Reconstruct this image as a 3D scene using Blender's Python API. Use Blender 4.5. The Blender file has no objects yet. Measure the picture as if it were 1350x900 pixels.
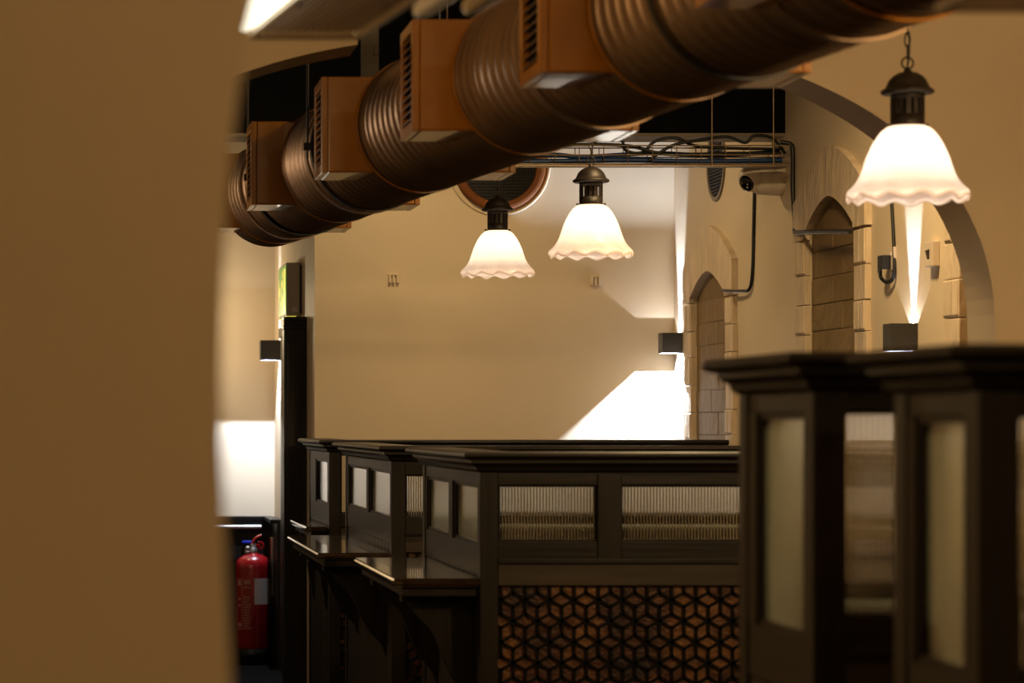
import bpy, bmesh, math, random
from mathutils import Vector, Matrix
random.seed(7)
PI = math.pi
SC = bpy.context.scene
COL = SC.collection

# ------------------------------------------------------------------ camera maths (1350x900 frame)
FPX, VX, VY, EYE = 3540.0, 115.0, 556.0, 1.5      # focal length in px, vanishing point, eye height

# ------------------------------------------------------------------ materials
def new_mat(name):
    m = bpy.data.materials.new(name); m.use_nodes = True
    nt = m.node_tree
    return m, nt, nt.nodes['Principled BSDF']

def mat(name, col, rough=0.5, metal=0.0, bump=0.0, bscale=40.0, var=0.0, vscale=3.0, stretch=(1, 1, 1),
        emit=None, estr=0.0, coat=0.0, detail=4.0, spec=0.5):
    m, nt, b = new_mat(name)
    b.inputs['Base Color'].default_value = (*col, 1)
    b.inputs['Roughness'].default_value = rough
    b.inputs['Metallic'].default_value = metal
    b.inputs['Coat Weight'].default_value = coat
    b.inputs['Specular IOR Level'].default_value = spec
    tc = nt.nodes.new('ShaderNodeTexCoord')
    mp = nt.nodes.new('ShaderNodeMapping'); mp.inputs['Scale'].default_value = stretch
    nt.links.new(tc.outputs['Object'], mp.inputs['Vector'])
    if var:
        n = nt.nodes.new('ShaderNodeTexNoise'); n.inputs['Scale'].default_value = vscale
        n.inputs['Detail'].default_value = detail
        nt.links.new(mp.outputs[0], n.inputs['Vector'])
        r = nt.nodes.new('ShaderNodeMapRange')
        r.inputs['From Min'].default_value = .3; r.inputs['From Max'].default_value = .7
        r.inputs['To Min'].default_value = 1 - var; r.inputs['To Max'].default_value = 1 + var
        nt.links.new(n.outputs['Fac'], r.inputs['Value'])
        mx = nt.nodes.new('ShaderNodeVectorMath'); mx.operation = 'SCALE'
        mx.inputs[0].default_value = col
        nt.links.new(r.outputs[0], mx.inputs['Scale'])
        nt.links.new(mx.outputs[0], b.inputs['Base Color'])
    if bump:
        n2 = nt.nodes.new('ShaderNodeTexNoise'); n2.inputs['Scale'].default_value = bscale
        n2.inputs['Detail'].default_value = 5
        nt.links.new(mp.outputs[0], n2.inputs['Vector'])
        bp = nt.nodes.new('ShaderNodeBump'); bp.inputs['Strength'].default_value = bump
        bp.inputs['Distance'].default_value = .02
        nt.links.new(n2.outputs['Fac'], bp.inputs['Height'])
        nt.links.new(bp.outputs[0], b.inputs['Normal'])
    if emit:
        b.inputs['Emission Color'].default_value = (*emit, 1)
        b.inputs['Emission Strength'].default_value = estr
    return m

M = {}
M['paint'] = mat('cream_paint', (.66, .54, .39), .6, bump=.08, bscale=9, var=.05, vscale=1.3)
M['paint_stone'] = mat('painted_stone', (.64, .51, .37), .55, bump=.7, bscale=6, var=.14, vscale=4, stretch=(3.2, 3.2, 1.2))
M['brown_brick'] = mat('brown_block', (.20, .125, .045), .65, bump=.6, bscale=14, var=.1, vscale=4)  # darker and browner than the stone surround
M['joint'] = mat('brown_joint', (.17, .105, .037), .8, bump=.4, bscale=18)
M['black'] = mat('black_void_paint', (.004, .004, .004), .9, var=.2, spec=.1)
M['beam'] = mat('black_beam_paint', (.003, .003, .003), .9, var=.2, spec=.1)
M['beam_grey'] = mat('grey_beam_edge', (.22, .18, .14), .7, var=.1)
M['wood'] = mat('dark_stained_wood', (.0105, .0066, .0042), .42, spec=.22, bump=.06, bscale=6, var=.45, vscale=5, stretch=(6, 6, .6))
M['wood_rail'] = mat('dark_stained_rail', (.0105, .0066, .0042), .42, spec=.22, bump=.06, bscale=6, var=.45, vscale=5, stretch=(.6, 6, 8))
M['wood_side'] = mat('dark_stained_side_rail', (.0105, .0066, .0042), .42, spec=.22, bump=.06, bscale=6, var=.4, vscale=5, stretch=(6, .6, 8))
M['wood_board'] = mat('brown_board', (.030, .019, .010), .5, spec=.35, bump=.06, bscale=6, var=.4, vscale=4, stretch=(.5, 4, 6))
M['shelf'] = mat('varnished_shelf_wood', (.026, .015, .008), .14, bump=.03, bscale=5, var=.4, vscale=4, stretch=(6, .6, 6), coat=.5)
M['lattice'] = mat('black_fret_wood', (.002, .0016, .0012), .6, spec=.12, var=.2)
M['floor'] = mat('dark_floorboards', (.0035, .003, .0025), .95, spec=.03, bump=.1, bscale=8, var=.4, vscale=5, stretch=(8, .7, 1))
M['panel_black'] = mat('black_gloss_panel', (.005, .0045, .004), .38, spec=.35, var=.2)
M['duct'] = mat('bronze_spiral_duct', (.27, .175, .115), .46, metal=.9, bump=.05, bscale=20, var=.15, vscale=5)
M['box'] = mat('amber_vent_box', (.34, .120, .003), .30, coat=.5, bump=.03, bscale=30, var=.15, vscale=6)
M['box_dark'] = mat('vent_box_recess', (.008, .005, .004), .7, var=.2)
M['slat'] = mat('vent_slat_metal', (.15, .085, .045), .4, metal=.4, var=.15)
M['steel'] = mat('grey_steel', (.42, .39, .35), .32, metal=.9, var=.1, vscale=12)
M['wire'] = mat('galvanised_wire', (.30, .22, .14), .45, metal=.7, var=.2, vscale=20)
M['blackcable'] = mat('black_rubber', (.008, .008, .009), .45, var=.2)
M['bluecable'] = mat('blue_cable_sheath', (.012, .045, .16), .45, var=.2)
M['iron'] = mat('aged_bronze_iron', (.016, .0105, .008), .5, metal=.3, bump=.1, bscale=60, var=.3, vscale=20)
M['sconce'] = mat('grey_powder_coat', (.030, .028, .026), .45, var=.1)
M['camera_white'] = mat('off_white_plastic', (.68, .60, .52), .4, var=.05)
M['lens'] = mat('black_lens_glass', (.004, .004, .004), .06, var=.1)
M['ring'] = mat('orange_wood_ring', (.17, .055, .012), .65, spec=.2, bump=.05, bscale=20, var=.2, vscale=8)
M['ring_grey'] = mat('grey_wood_ring', (.20, .16, .11), .5, var=.2, vscale=8)
M['mesh_black'] = mat('black_speaker_mesh', (.006, .006, .007), .5, metal=.3, var=.2)
M['mesh_line'] = mat('black_mesh_wire', (.030, .029, .030), .4, metal=.5, var=.2)
M['red'] = mat('fire_red_enamel', (.24, .004, .006), .25, var=.08, coat=.3)
M['label'] = mat('white_paper_label', (.62, .56, .54), .5, var=.04)
M['pinktext'] = mat('printed_pink_text', (.42, .17, .16), .5, var=.05)
M['blue'] = mat('blue_plastic', (.02, .05, .65), .35, var=.05)
M['exit_grey'] = mat('grey_exit_housing', (.42, .37, .29), .55, var=.05)
M['exit_green'] = mat('lit_green_sign_face', (.02, .35, .05), .3, emit=(.10, .55, .04), estr=.35)
M['exit_white'] = mat('lit_white_symbol', (.7, .7, .3), .3, emit=(.95, .80, .08), estr=.75)
M['white_plastic'] = mat('white_plastic', (.62, .52, .42), .35, var=.05)
M['plate'] = mat('cream_wall_plate', (.66, .54, .39), .6, var=.05)
M['lamp_diffuser'] = mat('lit_strip_diffuser', (.8, .75, .6), .4, emit=(1, .93, .72), estr=3.0)
M['rail_pale'] = mat('pale_satin_rail', (.50, .42, .32), .25, metal=.3, var=.1, vscale=10)
M['rack_mesh'] = mat('rack_wire_brown', (.24, .165, .11), .4, metal=.3, var=.2, vscale=20)
M['rack_frame'] = mat('rack_frame_steel', (.55, .47, .36), .3, metal=.8, var=.15, vscale=14)
M['hangiron'] = mat('galvanised_strap', (.022, .02, .02), .45, metal=.6, var=.2)
M['bracket'] = mat('grey_bracket_steel', (.10, .095, .09), .5, metal=.5, var=.2)
M['leather'] = mat('dark_green_leather', (.014, .019, .012), .5, bump=.15, bscale=30, var=.2, vscale=8)
M['bulb'] = mat('lit_bulb', (.9, .8, .6), .4, emit=(1, .80, .55), estr=14)

def mottled():
    m, nt, b = new_mat('mottled_copper_panel')
    tc = nt.nodes.new('ShaderNodeTexCoord')
    n = nt.nodes.new('ShaderNodeTexNoise'); n.inputs['Scale'].default_value = 4.2; n.inputs['Detail'].default_value = 6
    n.inputs['Roughness'].default_value = .65
    nt.links.new(tc.outputs['Object'], n.inputs['Vector'])
    r = nt.nodes.new('ShaderNodeValToRGB')
    e = r.color_ramp.elements
    e[0].position = .38; e[0].color = (.012, .002, .002, 1)
    e[1].position = .68; e[1].color = (.15, .105, .07, 1)
    x = e.new(.47); x.color = (.060, .016, .005, 1)
    x = e.new(.56); x.color = (.17, .065, .013, 1)
    nt.links.new(n.outputs['Fac'], r.inputs['Fac'])
    nt.links.new(r.outputs[0], b.inputs['Base Color'])
    b.inputs['Roughness'].default_value = .42; b.inputs['Metallic'].default_value = .25
    n2 = nt.nodes.new('ShaderNodeTexNoise'); n2.inputs['Scale'].default_value = 70
    nt.links.new(tc.outputs['Object'], n2.inputs['Vector'])
    bp = nt.nodes.new('ShaderNodeBump'); bp.inputs['Strength'].default_value = .25; bp.inputs['Distance'].default_value = .01
    nt.links.new(n2.outputs['Fac'], bp.inputs['Height']); nt.links.new(bp.outputs[0], b.inputs['Normal'])
    return m
M['mottled'] = mottled()

def flap():
    m, nt, b = new_mat('smoked_flap_glass')
    tp = nt.nodes.new('ShaderNodeBsdfTransparent'); tp.inputs['Color'].default_value = (.15, .14, .13, 1)
    nt.links.new(tp.outputs[0], nt.nodes['Material Output'].inputs['Surface'])
    return m
M['flap'] = flap()

def glass(name, col, rough, ior=1.45):
    m, nt, b = new_mat(name)
    b.inputs['Base Color'].default_value = (*col, 1)
    b.inputs['Roughness'].default_value = rough
    b.inputs['Transmission Weight'].default_value = 1
    b.inputs['IOR'].default_value = ior
    return m
M['reeded'] = glass('reeded_glass', (.97, .97, .93), .0)
def frosted():
    m, nt, b = new_mat('frosted_green_glass')
    b.inputs['Base Color'].default_value = (.94, .98, .88, 1); b.inputs['Roughness'].default_value = .14
    b.inputs['Transmission Weight'].default_value = 1; b.inputs['IOR'].default_value = 1.45
    tr = nt.nodes.new('ShaderNodeBsdfTranslucent'); tr.inputs['Color'].default_value = (.74, .78, .66, 1)
    mx = nt.nodes.new('ShaderNodeMixShader'); mx.inputs[0].default_value = .05
    nt.links.new(b.outputs[0], mx.inputs[1]); nt.links.new(tr.outputs[0], mx.inputs[2])
    nt.links.new(mx.outputs[0], nt.nodes['Material Output'].inputs['Surface'])
    return m
M['frosted'] = frosted()
M['clear'] = glass('clear_glass', (.92, .93, .90), .05)
M['tumbler'] = glass('tumbler_glass', (.95, .95, .93), .02)

def opal():
    m, nt, b = new_mat('opal_pink_glass')
    out = nt.nodes['Material Output']
    tr = nt.nodes.new('ShaderNodeBsdfTranslucent'); tr.inputs['Color'].default_value = (1, .94, .89, 1)
    tp = nt.nodes.new('ShaderNodeBsdfTransparent'); tp.inputs['Color'].default_value = (1, .92, .86, 1)
    m1 = nt.nodes.new('ShaderNodeMixShader'); m1.inputs[0].default_value = .08
    nt.links.new(tr.outputs[0], m1.inputs[1]); nt.links.new(tp.outputs[0], m1.inputs[2])
    gl = nt.nodes.new('ShaderNodeBsdfPrincipled')
    gl.inputs['Base Color'].default_value = (.85, .75, .70, 1); gl.inputs['Roughness'].default_value = .2
    m2 = nt.nodes.new('ShaderNodeMixShader'); m2.inputs[0].default_value = .22
    nt.links.new(m1.outputs[0], m2.inputs[1]); nt.links.new(gl.outputs[0], m2.inputs[2])
    nt.links.new(m2.outputs[0], out.inputs['Surface'])
    return m
M['opal'] = opal()

# ------------------------------------------------------------------ mesh helpers (world coordinates)
def B(): return bmesh.new()

def box(bm, x0, x1, y0, y1, z0, z1, bev=0.0):
    v = [bm.verts.new((x, y, z)) for x in (x0, x1) for y in (y0, y1) for z in (z0, z1)]
    q = [(0, 1, 3, 2), (4, 6, 7, 5), (0, 4, 5, 1), (2, 3, 7, 6), (0, 2, 6, 4), (1, 5, 7, 3)]
    fs = [bm.faces.new([v[i] for i in f]) for f in q]
    if bev:
        es = list({e for f in fs for e in f.edges})
        bmesh.ops.bevel(bm, geom=es, offset=bev, segments=2, affect='EDGES', profile=.6)
    return fs

def tube(bm, pts, r, seg=8, closed=False):
    pts = [Vector(p) for p in pts]
    n = len(pts); rings = []
    up = None
    for i, p in enumerate(pts):
        if closed: d = pts[(i + 1) % n] - pts[i - 1]
        else: d = pts[min(i + 1, n - 1)] - pts[max(i - 1, 0)]
        d.normalize()
        if up is None:
            up = Vector((0, 0, 1)) if abs(d.z) < .9 else Vector((1, 0, 0))
        u = (up - d * up.dot(d)).normalized(); w = d.cross(u); up = u
        rr = r[i] if isinstance(r, (list, tuple)) else r
        rings.append([bm.verts.new(p + (u * math.cos(a) + w * math.sin(a)) * rr) for a in [2 * PI * k / seg for k in range(seg)]])
    m = n if closed else n - 1
    for i in range(m):
        a, b = rings[i], rings[(i + 1) % n]
        for k in range(seg):
            f = bm.faces.new((a[k], a[(k + 1) % seg], b[(k + 1) % seg], b[k])); f.smooth = True
    if not closed:
        for f in (bm.faces.new(rings[0][::-1]), bm.faces.new(rings[-1])):
            for e in f.edges: e.smooth = False

def lathe(bm, prof, c, axis='Z', seg=32, cap0=True, cap1=True):
    """prof: list of (radius, height); revolved about an axis through c."""
    c = Vector(c); rings = []
    for r, h in prof:
        ring = []
        for k in range(seg):
            a = 2 * PI * k / seg; p, q = r * math.cos(a), r * math.sin(a)
            if axis == 'Z': v = Vector((p, q, h))
            elif axis == 'X': v = Vector((h, p, q))
            else: v = Vector((p, h, q))
            ring.append(bm.verts.new(c + v))
        rings.append(ring)
    for a, b in zip(rings, rings[1:]):
        for k in range(seg):
            f = bm.faces.new((a[k], a[(k + 1) % seg], b[(k + 1) % seg], b[k])); f.smooth = True
    for f in ([bm.faces.new(rings[0])] if cap0 else []) + ([bm.faces.new(rings[-1])] if cap1 else []):
        for e in f.edges: e.smooth = False

def prism(bm, poly, axis, a0, a1):
    """extrude a closed 2-D polygon between a0 and a1 along axis. X: poly=(y,z)  Y: poly=(x,z)  Z: poly=(x,y)"""
    def P(p, a):
        return {'X': (a, p[0], p[1]), 'Y': (p[0], a, p[1]), 'Z': (p[0], p[1], a)}[axis]
    A = [bm.verts.new(P(p, a0)) for p in poly]; C = [bm.verts.new(P(p, a1)) for p in poly]
    n = len(poly)
    for i in range(n): bm.faces.new((A[i], A[(i + 1) % n], C[(i + 1) % n], C[i]))
    bm.faces.new(A[::-1]); bm.faces.new(C)

def strip_band(bm, inner, outer, axis, a0, a1):
    """solid between two open polylines of equal length, extruded along axis"""
    def P(p, a):
        return {'X': (a, p[0], p[1]), 'Y': (p[0], a, p[1])}[axis]
    V = [[bm.verts.new(P(p, a)) for p in L] for L, a in ((inner, a0), (outer, a0), (inner, a1), (outer, a1))]
    n = len(inner)
    for i in range(n - 1):
        bm.faces.new((V[0][i], V[0][i + 1], V[1][i + 1], V[1][i]))
        bm.faces.new((V[2][i], V[3][i], V[3][i + 1], V[2][i + 1]))
        bm.faces.new((V[0][i], V[2][i], V[2][i + 1], V[0][i + 1]))
        bm.faces.new((V[1][i], V[1][i + 1], V[3][i + 1], V[3][i]))
    bm.faces.new((V[0][0], V[1][0], V[3][0], V[2][0]))
    bm.faces.new((V[0][-1], V[2][-1], V[3][-1], V[1][-1]))

def origin_of(o):
    v = Vector((0, 0, 0))
    while o is not None: v = v + o.location; o = o.parent
    return v

def obj(name, bm, m, parent=None, smooth=None, origin=None):
    org = origin_of(parent) if parent else Vector(origin or (0, 0, 0))
    bmesh.ops.recalc_face_normals(bm, faces=bm.faces)
    bmesh.ops.translate(bm, verts=bm.verts, vec=-org)
    me = bpy.data.meshes.new(name); bm.to_mesh(me); bm.free()
    me.materials.append(M[m] if isinstance(m, str) else m)
    if smooth:
        for p in me.polygons: p.use_smooth = True
    o = bpy.data.objects.new(name, me); COL.objects.link(o)
    if parent: o.parent = parent
    else: o.location = org
    return o

def thing(name, label, cat, loc=(0, 0, 0), group=None):
    o = bpy.data.objects.new(name, None); COL.objects.link(o)
    o.location = loc; o.empty_display_size = .05
    o['label'] = label; o['category'] = cat
    if group: o['group'] = group
    return o

def tag(o, label, cat, group=None):
    o['label'] = label; o['category'] = cat
    if group: o['group'] = group
    return o

def struct(name, bm, m, smooth=None):
    o = obj(name, bm, m, None, smooth); o['kind'] = 'structure'; return o

def copy_tree(root, loc, label, group=None):
    r = root.copy(); COL.objects.link(r); r.location = loc; r['label'] = label
    if group: r['group'] = group
    def rec(src, dst):
        for ch in src.children:
            c = ch.copy(); COL.objects.link(c); c.parent = dst
            rec(ch, c)
    rec(root, r)
    return r

def point(name, loc, power, col, radius=.03, kind='POINT'):
    l = bpy.data.lights.new(name, kind); l.energy = power; l.color = col
    l.shadow_soft_size = radius
    o = bpy.data.objects.new(name, l); COL.objects.link(o); o.location = loc
    return o

# ------------------------------------------------------------------ the setting
XR = 3.06                 # right wall plane
XD = 1.186                # wall with the door (faces left)
YB = 14.0                 # back wall
YL = 17.0                 # far left wall
YA, YA2 = 8.0, 8.25       # arch wall
CEIL = 3.35

bm = B(); box(bm, -3.2, 4.0, -1.5, 17.3, -.1, 0); struct('floor', bm, 'floor')
bm = B(); box(bm, -3.2, 4.0, YA, 17.3, CEIL, CEIL + .1); struct('ceiling', bm, 'black')
bm = B(); box(bm, -3.2, 4.0, -1.5, YA, CEIL, CEIL + .1); struct('ceiling_front', bm, 'paint')
bm = B(); box(bm, XD, XR + .3, YB, YB + .25, 0, CEIL); struct('wall_back', bm, 'paint')
bm = B(); box(bm, XD, XD + .2, YB + .25, YL, .90, CEIL); box(bm, XD, XD + .2, YB + .25, YL, 0, .90); struct('wall_door_side', bm, 'paint')
bm = B(); box(bm, -3.2, XD + .2, YL, YL + .2, 0, CEIL); struct('wall_far_left', bm, 'paint')
bm = B(); box(bm, -1.6, -1.4, YA2, YL, 0, CEIL); struct('wall_left', bm, 'paint')
bm = B(); box(bm, 3.35, 3.55, -1.5, YA, 0, CEIL); struct('wall_right_front', bm, 'paint')
bm = B(); box(bm, -3.2, 4.0, -1.5, -1.3, 0, CEIL); struct('wall_behind', bm, 'paint')
bm = B(); box(bm, -3.2, -3.0, -1.3, YA, 0, CEIL); struct('wall_left_front', bm, 'paint')

# ----- niches in the right wall (blind pointed openings), wall face cut around them
def pointed(yc, hw, zs, za, n=10):
    """open polyline from the far springing over the apex to the near springing, in (y,z)"""
    out = []
    for i in range(n + 1):
        u = 1 - i / n
        out.append((yc + hw * u, zs + (za - zs) * (1 - u ** 1.65)))
    return out + [(2 * yc - y, z) for y, z in out[-2::-1]]

niches = [  # centre, half opening, spring, apex, outer half width, outer spring, outer apex
    (13.15, .365, 2.120, 2.238, .52, 2.27, 2.46),
    (11.00, .365, 2.290, 2.425, .53, 2.43, 2.63),
    (8.99, .365, 2.290, 2.425, .54, 2.43, 2.63)]
ZN = .55                       # niche sill height
DEP = .018
bm = B()
ycur = YA2
pieces = sorted(niches)
for (yc, hw, zs, za, ow, ozs, oza) in pieces:
    box(bm, XR, XR + .3, ycur, yc - hw, 0, CEIL)
    box(bm, XR, XR + .3, yc - hw, yc + hw, 0, ZN)
    arc = pointed(yc, hw, zs, za)
    strip_band(bm, arc, [(y, CEIL) for y, z in arc], 'X', XR, XR + .3)
    box(bm, XR + DEP, XR + .3, yc - hw, yc + hw, ZN, za)
    ycur = yc + hw
box(bm, XR, XR + .3, ycur, YB, 0, CEIL)
struct('wall_right', bm, 'paint')

def niche(yc, hw, zs, za, ow, ozs, oza, label, y_min=None):
    t = thing('blind_window_niche', label, 'niche', (XR, yc, ZN), 'blind stone niches in the right wall')
    # arch hood: proud band over the opening
    bm = B()
    inn = pointed(yc, hw, zs, za, 10); out = pointed(yc, ow, ozs, oza, 10)
    strip_band(bm, inn, out, 'X', XR - .030, XR + .002)
    for s in (-1, 1):   # stub between inner spring and outer spring
        ys = sorted((yc + s * hw, yc + s * ow))
        poly = [(yc + s * hw, zs), (yc + s * ow, ozs), (yc + s * ow, zs - .02), (yc + s * hw, zs - .02)]
        prism(bm, poly, 'X', XR - .030, XR + .002)
    obj('arch_hood', bm, 'paint_stone', t)
    # quoin stones up both jambs
    rnd = random.Random(int(yc * 100))
    for s in (-1, 1):
        bm = B(); z = zs - .03; k = 0
        while z > ZN:
            h = .132 + rnd.uniform(-.012, .012)
            w = (ow - hw) * (.97 if k % 2 else .93) + rnd.uniform(-.006, .006)
            ys = sorted((yc + s * hw, yc + s * (hw + w)))
            if ys[0] < YA2 + .01: ys[0] = YA2 + .01
            box(bm, XR - .020 - rnd.uniform(0, .005), XR + .002, ys[0], ys[1], z - h + .0025, z, .004)
            if k % 2 == 0:      # vertical split in the stone face
                ym = (ys[0] + ys[1]) / 2 + rnd.uniform(-.015, .015)
                box(bm, XR - .028, XR - .018, ys[0] + .006, ym - .003, z - h + .010, z - .003, .004)
                box(bm, XR - .028, XR - .018, ym + .003, ys[1] - .006, z - h + .010, z - .003, .004)
            z -= h; k += 1
        obj('jamb_stones', bm, 'paint_stone', t)
    # dark brown block infill in the recess, laid in courses
    bm = B(); z = ZN; r = 0; x0 = XR + DEP
    ch = .111
    while z < zs - .02:
        z1 = min(z + ch - .005, zs)
        half = hw
        if z1 > zs:
            f = max(0, min(1, (z1 - zs) / (za - zs)))
            half = hw * max(.10, (1 - f) ** (1 / 1.65))
        cuts = [-half, .04 if r % 2 else -.10, half] if half > .15 else [-half, half]
        for a, b in zip(cuts, cuts[1:]):
            box(bm, x0 - .010 - rnd.uniform(0, .003), x0 + .002, yc + a + .002, yc + b - .002, z, z1, .003)
        z += ch; r += 1
    obj('block_infill', bm, 'brown_brick', t)
    bm = B(); prism(bm, [(yc + hw - .002, ZN), (yc - hw + .002, ZN)] + [(y, z) for y, z in pointed(yc, hw - .002, zs, za - .004)][::-1], 'X', x0 - .0085, x0 + .001)
    obj('mortar_bed', bm, 'joint', t)
    bm = B(); box(bm, XR - .06, XR + DEP, max(YA2 + .01, yc - hw - .06), yc + hw + .06, ZN - .06, ZN - .001, .008)
    obj('sill', bm, 'paint_stone', t)
    return t
niche(*niches[0], 'blind stone arch niche nearest the bright back corner, beside the far cube sconce')
niche(*niches[1], 'taller blind stone arch niche with a black cable strung across it')
niche(*niches[2], 'blind stone niche mostly hidden behind the jamb of the big plaster arch')

# ----- big plaster arch wall
bm = B()
acx, aa, ab, azs, an = 1.277, 1.428, .893, 1.762, 2.3
NA = 72
arc = []
for i in range(NA + 1):
    t = PI * i / NA
    c, s = math.cos(t), math.sin(t)
    arc.append((acx + aa * math.copysign(abs(c) ** (2 / an), c), azs + ab * abs(s) ** (2 / an)))
HX0, HX1 = .806, 1.78
for part in ([p for p in arc if p[0] > HX1], [p for p in arc if p[0] < HX0]):
    k = arc.index(part[0]) if part[0][0] > HX1 else arc.index(part[-1])
    xe = HX1 if part[0][0] > HX1 else HX0
    u = ((xe - acx) / aa); ze = azs + ab * (1 - abs(u) ** an) ** (1 / an)
    part = part + [(xe, ze)] if xe == HX1 else [(xe, ze)] + part
    strip_band(bm, part, [(x, CEIL) for x, z in part], 'Y', YA, YA2)
box(bm, acx + aa, 3.9, YA, YA2, 0, azs); box(bm, acx + aa, 3.9, YA, YA2, azs, CEIL)
box(bm, -3.2, acx - aa, YA, YA2, 0, azs); box(bm, -3.2, acx - aa, YA, YA2, azs, CEIL)
bmesh.ops.remove_doubles(bm, verts=bm.verts, dist=.0005)
struct('wall_arch', bm, 'paint')

# ----- near pillar at the left edge of the view
bm = B()
YP = 1.9
edge = []
for y, x in ((-300, 440), (-100, 366), (0, 337), (48, 325), (100, 318), (200, 305), (300, 298), (400, 294), (500, 292), (600, 293), (700, 296), (800, 300), (900, 305), (1200, 318), (2000, 350), (3300, 400)):
    edge.append(((x - VX) * YP / FPX, EYE + (VY - y) * YP / FPX))
edge = [e for e in edge if e[1] > 0]
edge = [(edge[0][0], CEIL)] + edge + [(edge[-1][0], 0)]
prism(bm, [(-1.3, 0), (-1.3, CEIL)] + edge, 'Y', YP, YP + .22)
struct('wall_pillar', bm, 'paint')

# ----- black bulkhead under the far ceiling
bm = B(); box(bm, -1.4, XR, 11.77, 12.0, 2.765, CEIL)
struct('trim_1', bm, 'beam')
bm = B(); box(bm, -1.4, XR, 11.765, 12.02, 2.752, 2.765)
struct('trim_2', bm, 'beam_grey')

# ----- dado at the left end
bm = B(); box(bm, -1.4, XD - .02, YL - .03, YL, 0, .88); box(bm, XD - .03, XD, 16.38, YL - .03, 0, .88)
struct('trim_3', bm, 'panel_black')
bm = B(); box(bm, -1.4, XD - .02, YL - .09, YL, .88, .905, .004); box(bm, XD - .07, XD, 16.38, YL - .09, .88, .905, .004)
struct('trim_4', bm, 'panel_black')

# ----- double door with casing on the left-facing wall
bm = B()
box(bm, XD - .02, XD, 14.62, 15.94, 0, 1.95)
for y0, y1 in ((14.64, 15.27), (15.29, 15.92)):
    for z0, z1 in ((.15, .85), (1.0, 1.85)):
        box(bm, XD - .028, XD - .018, y0 + .08, y1 - .08, z0, z1, .006)
d = struct('door_1', bm, 'panel_black')
bm = B()
xo = 1.062
box(bm, xo, XD, 14.50, 14.62, 0, 2.0, .006); box(bm, XD - .03, XD, 15.94, 16.06, 0, 1.96, .006)
box(bm, XD - .03, XD, 14.62, 16.06, 1.95, 2.0, .004)
box(bm, XD - .04, XD, 14.62, 16.08, 2.0, 2.06, .004)
for k, (o, z0, z1) in enumerate(((.0, 2.0, 2.02), (.004, 2.02, 2.035), (.008, 2.035, 2.048), (.013, 2.048, 2.068))):
    box(bm, xo - .002, XD, 14.50 - o, 14.63, z0, z1, .003)
for z0, z1 in ((.1, .8), (.9, 1.93)):
    box(bm, xo + .02, XD - .03, 14.494, 14.502, z0, z1, .003)
obj('door_casing', bm, 'panel_black', d)
bm = B()
for y in (15.20, 15.36):
    tube(bm, [(XD - .019, y, .95), (XD - .055, y, .95), (XD - .055, y, 1.2), (XD - .019, y, 1.2)], .009)
obj('door_handle', bm, 'steel', d)

# ------------------------------------------------------------------ booth partitions
XS = 1.15
def reeded(bm, x0, x1, y, z0, z1, pitch=.0093, th=.004):
    """flat front, back of half-round vertical reeds"""
    per = 14; nr = max(2, round((x1 - x0) / pitch)); pitch = (x1 - x0) / nr
    n = nr * per; top = []; bot = []; bt = []; bb = []
    A = math.radians(64); rad = pitch / 2 / math.sin(A)
    for i in range(n + 1):
        k = i % per; a = -A + 2 * A * k / per
        x = x0 + pitch * (i // per) + pitch / 2 + rad * math.sin(a)
        if i == n: x = x1
        yy = y + th + rad * (math.cos(a) - math.cos(A))
        top.append(bm.verts.new((x, yy, z1))); bot.append(bm.verts.new((x, yy, z0)))
        bt.append(bm.verts.new((x, y, z1))); bb.append(bm.verts.new((x, y, z0)))
        if k == 0 and 0 < i < n:
            e = bm.edges.new((top[-1], bot[-1])); e.smooth = False
    for i in range(n):
        f = bm.faces.new((bot[i], bot[i + 1], top[i + 1], top[i])); f.smooth = True
        f = bm.faces.new((bb[i], bt[i], bt[i + 1], bb[i + 1])); f.smooth = False
        bm.faces.new((top[i], top[i + 1], bt[i + 1], bt[i])); bm.faces.new((bot[i], bb[i], bb[i + 1], bot[i + 1]))
    bm.faces.new((bot[0], top[0], bt[0], bb[0])); bm.faces.new((bot[-1], bb[-1], bt[-1], top[-1]))
    for f in bm.faces:
        if not f.smooth:
            for e in f.edges: e.smooth = False

def cornice_profile(z0, z1):
    h = z1 - z0
    # (outward, z) from bottom to top
    return [(.0, z0), (.010, z0 + .10 * h), (.014, z0 + .28 * h), (.026, z0 + .42 * h), (.030, z0 + .46 * h), (.030, z0 + .60 * h),
            (.040, z0 + .64 * h), (.050, z0 + .70 * h), (.054, z0 + .80 * h), (.052, z0 + .92 * h), (.044, z0 + h)]

def cornice(bm, y0, y1, x1, z0, z1, th):
    """moulded cap over an L of side run (X=XS) and front run (Y=y0); mitred at the corner"""
    pr = cornice_profile(z0, z1)
    # plan path outer: far end (XS,y1) -> corner (XS,y0) -> right end (x1,y0)
    loops = []
    for o, z in pr:
        loops.append([(XS - o, y1 + o, z), (XS - o, y0 - o, z), (x1, y0 - o, z)])
    inner = [[(XS + th + o, y1 + o, z), (XS + th + o, y0 + th + o, z), (x1, y0 + th + o, z)] for o, z in pr]
    A = [[bm.verts.new(p) for p in L] for L in loops]; C = [[bm.verts.new(p) for p in L] for L in inner]
    for i in range(len(pr) - 1):
        for k in range(2):
            bm.faces.new((A[i][k], A[i][k + 1], A[i + 1][k + 1], A[i + 1][k]))
            bm.faces.new((C[i][k], C[i + 1][k], C[i + 1][k + 1], C[i][k + 1]))
        bm.faces.new((A[i][0], A[i + 1][0], C[i + 1][0], C[i][0]))
        bm.faces.new((A[i][2], C[i][2], C[i + 1][2], A[i + 1][2]))
    for k in range(2):
        bm.faces.new((A[-1][k], A[-1][k + 1], C[-1][k + 1], C[-1][k]))
        bm.faces.new((A[0][k], C[0][k], C[0][k + 1], A[0][k + 1]))

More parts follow.
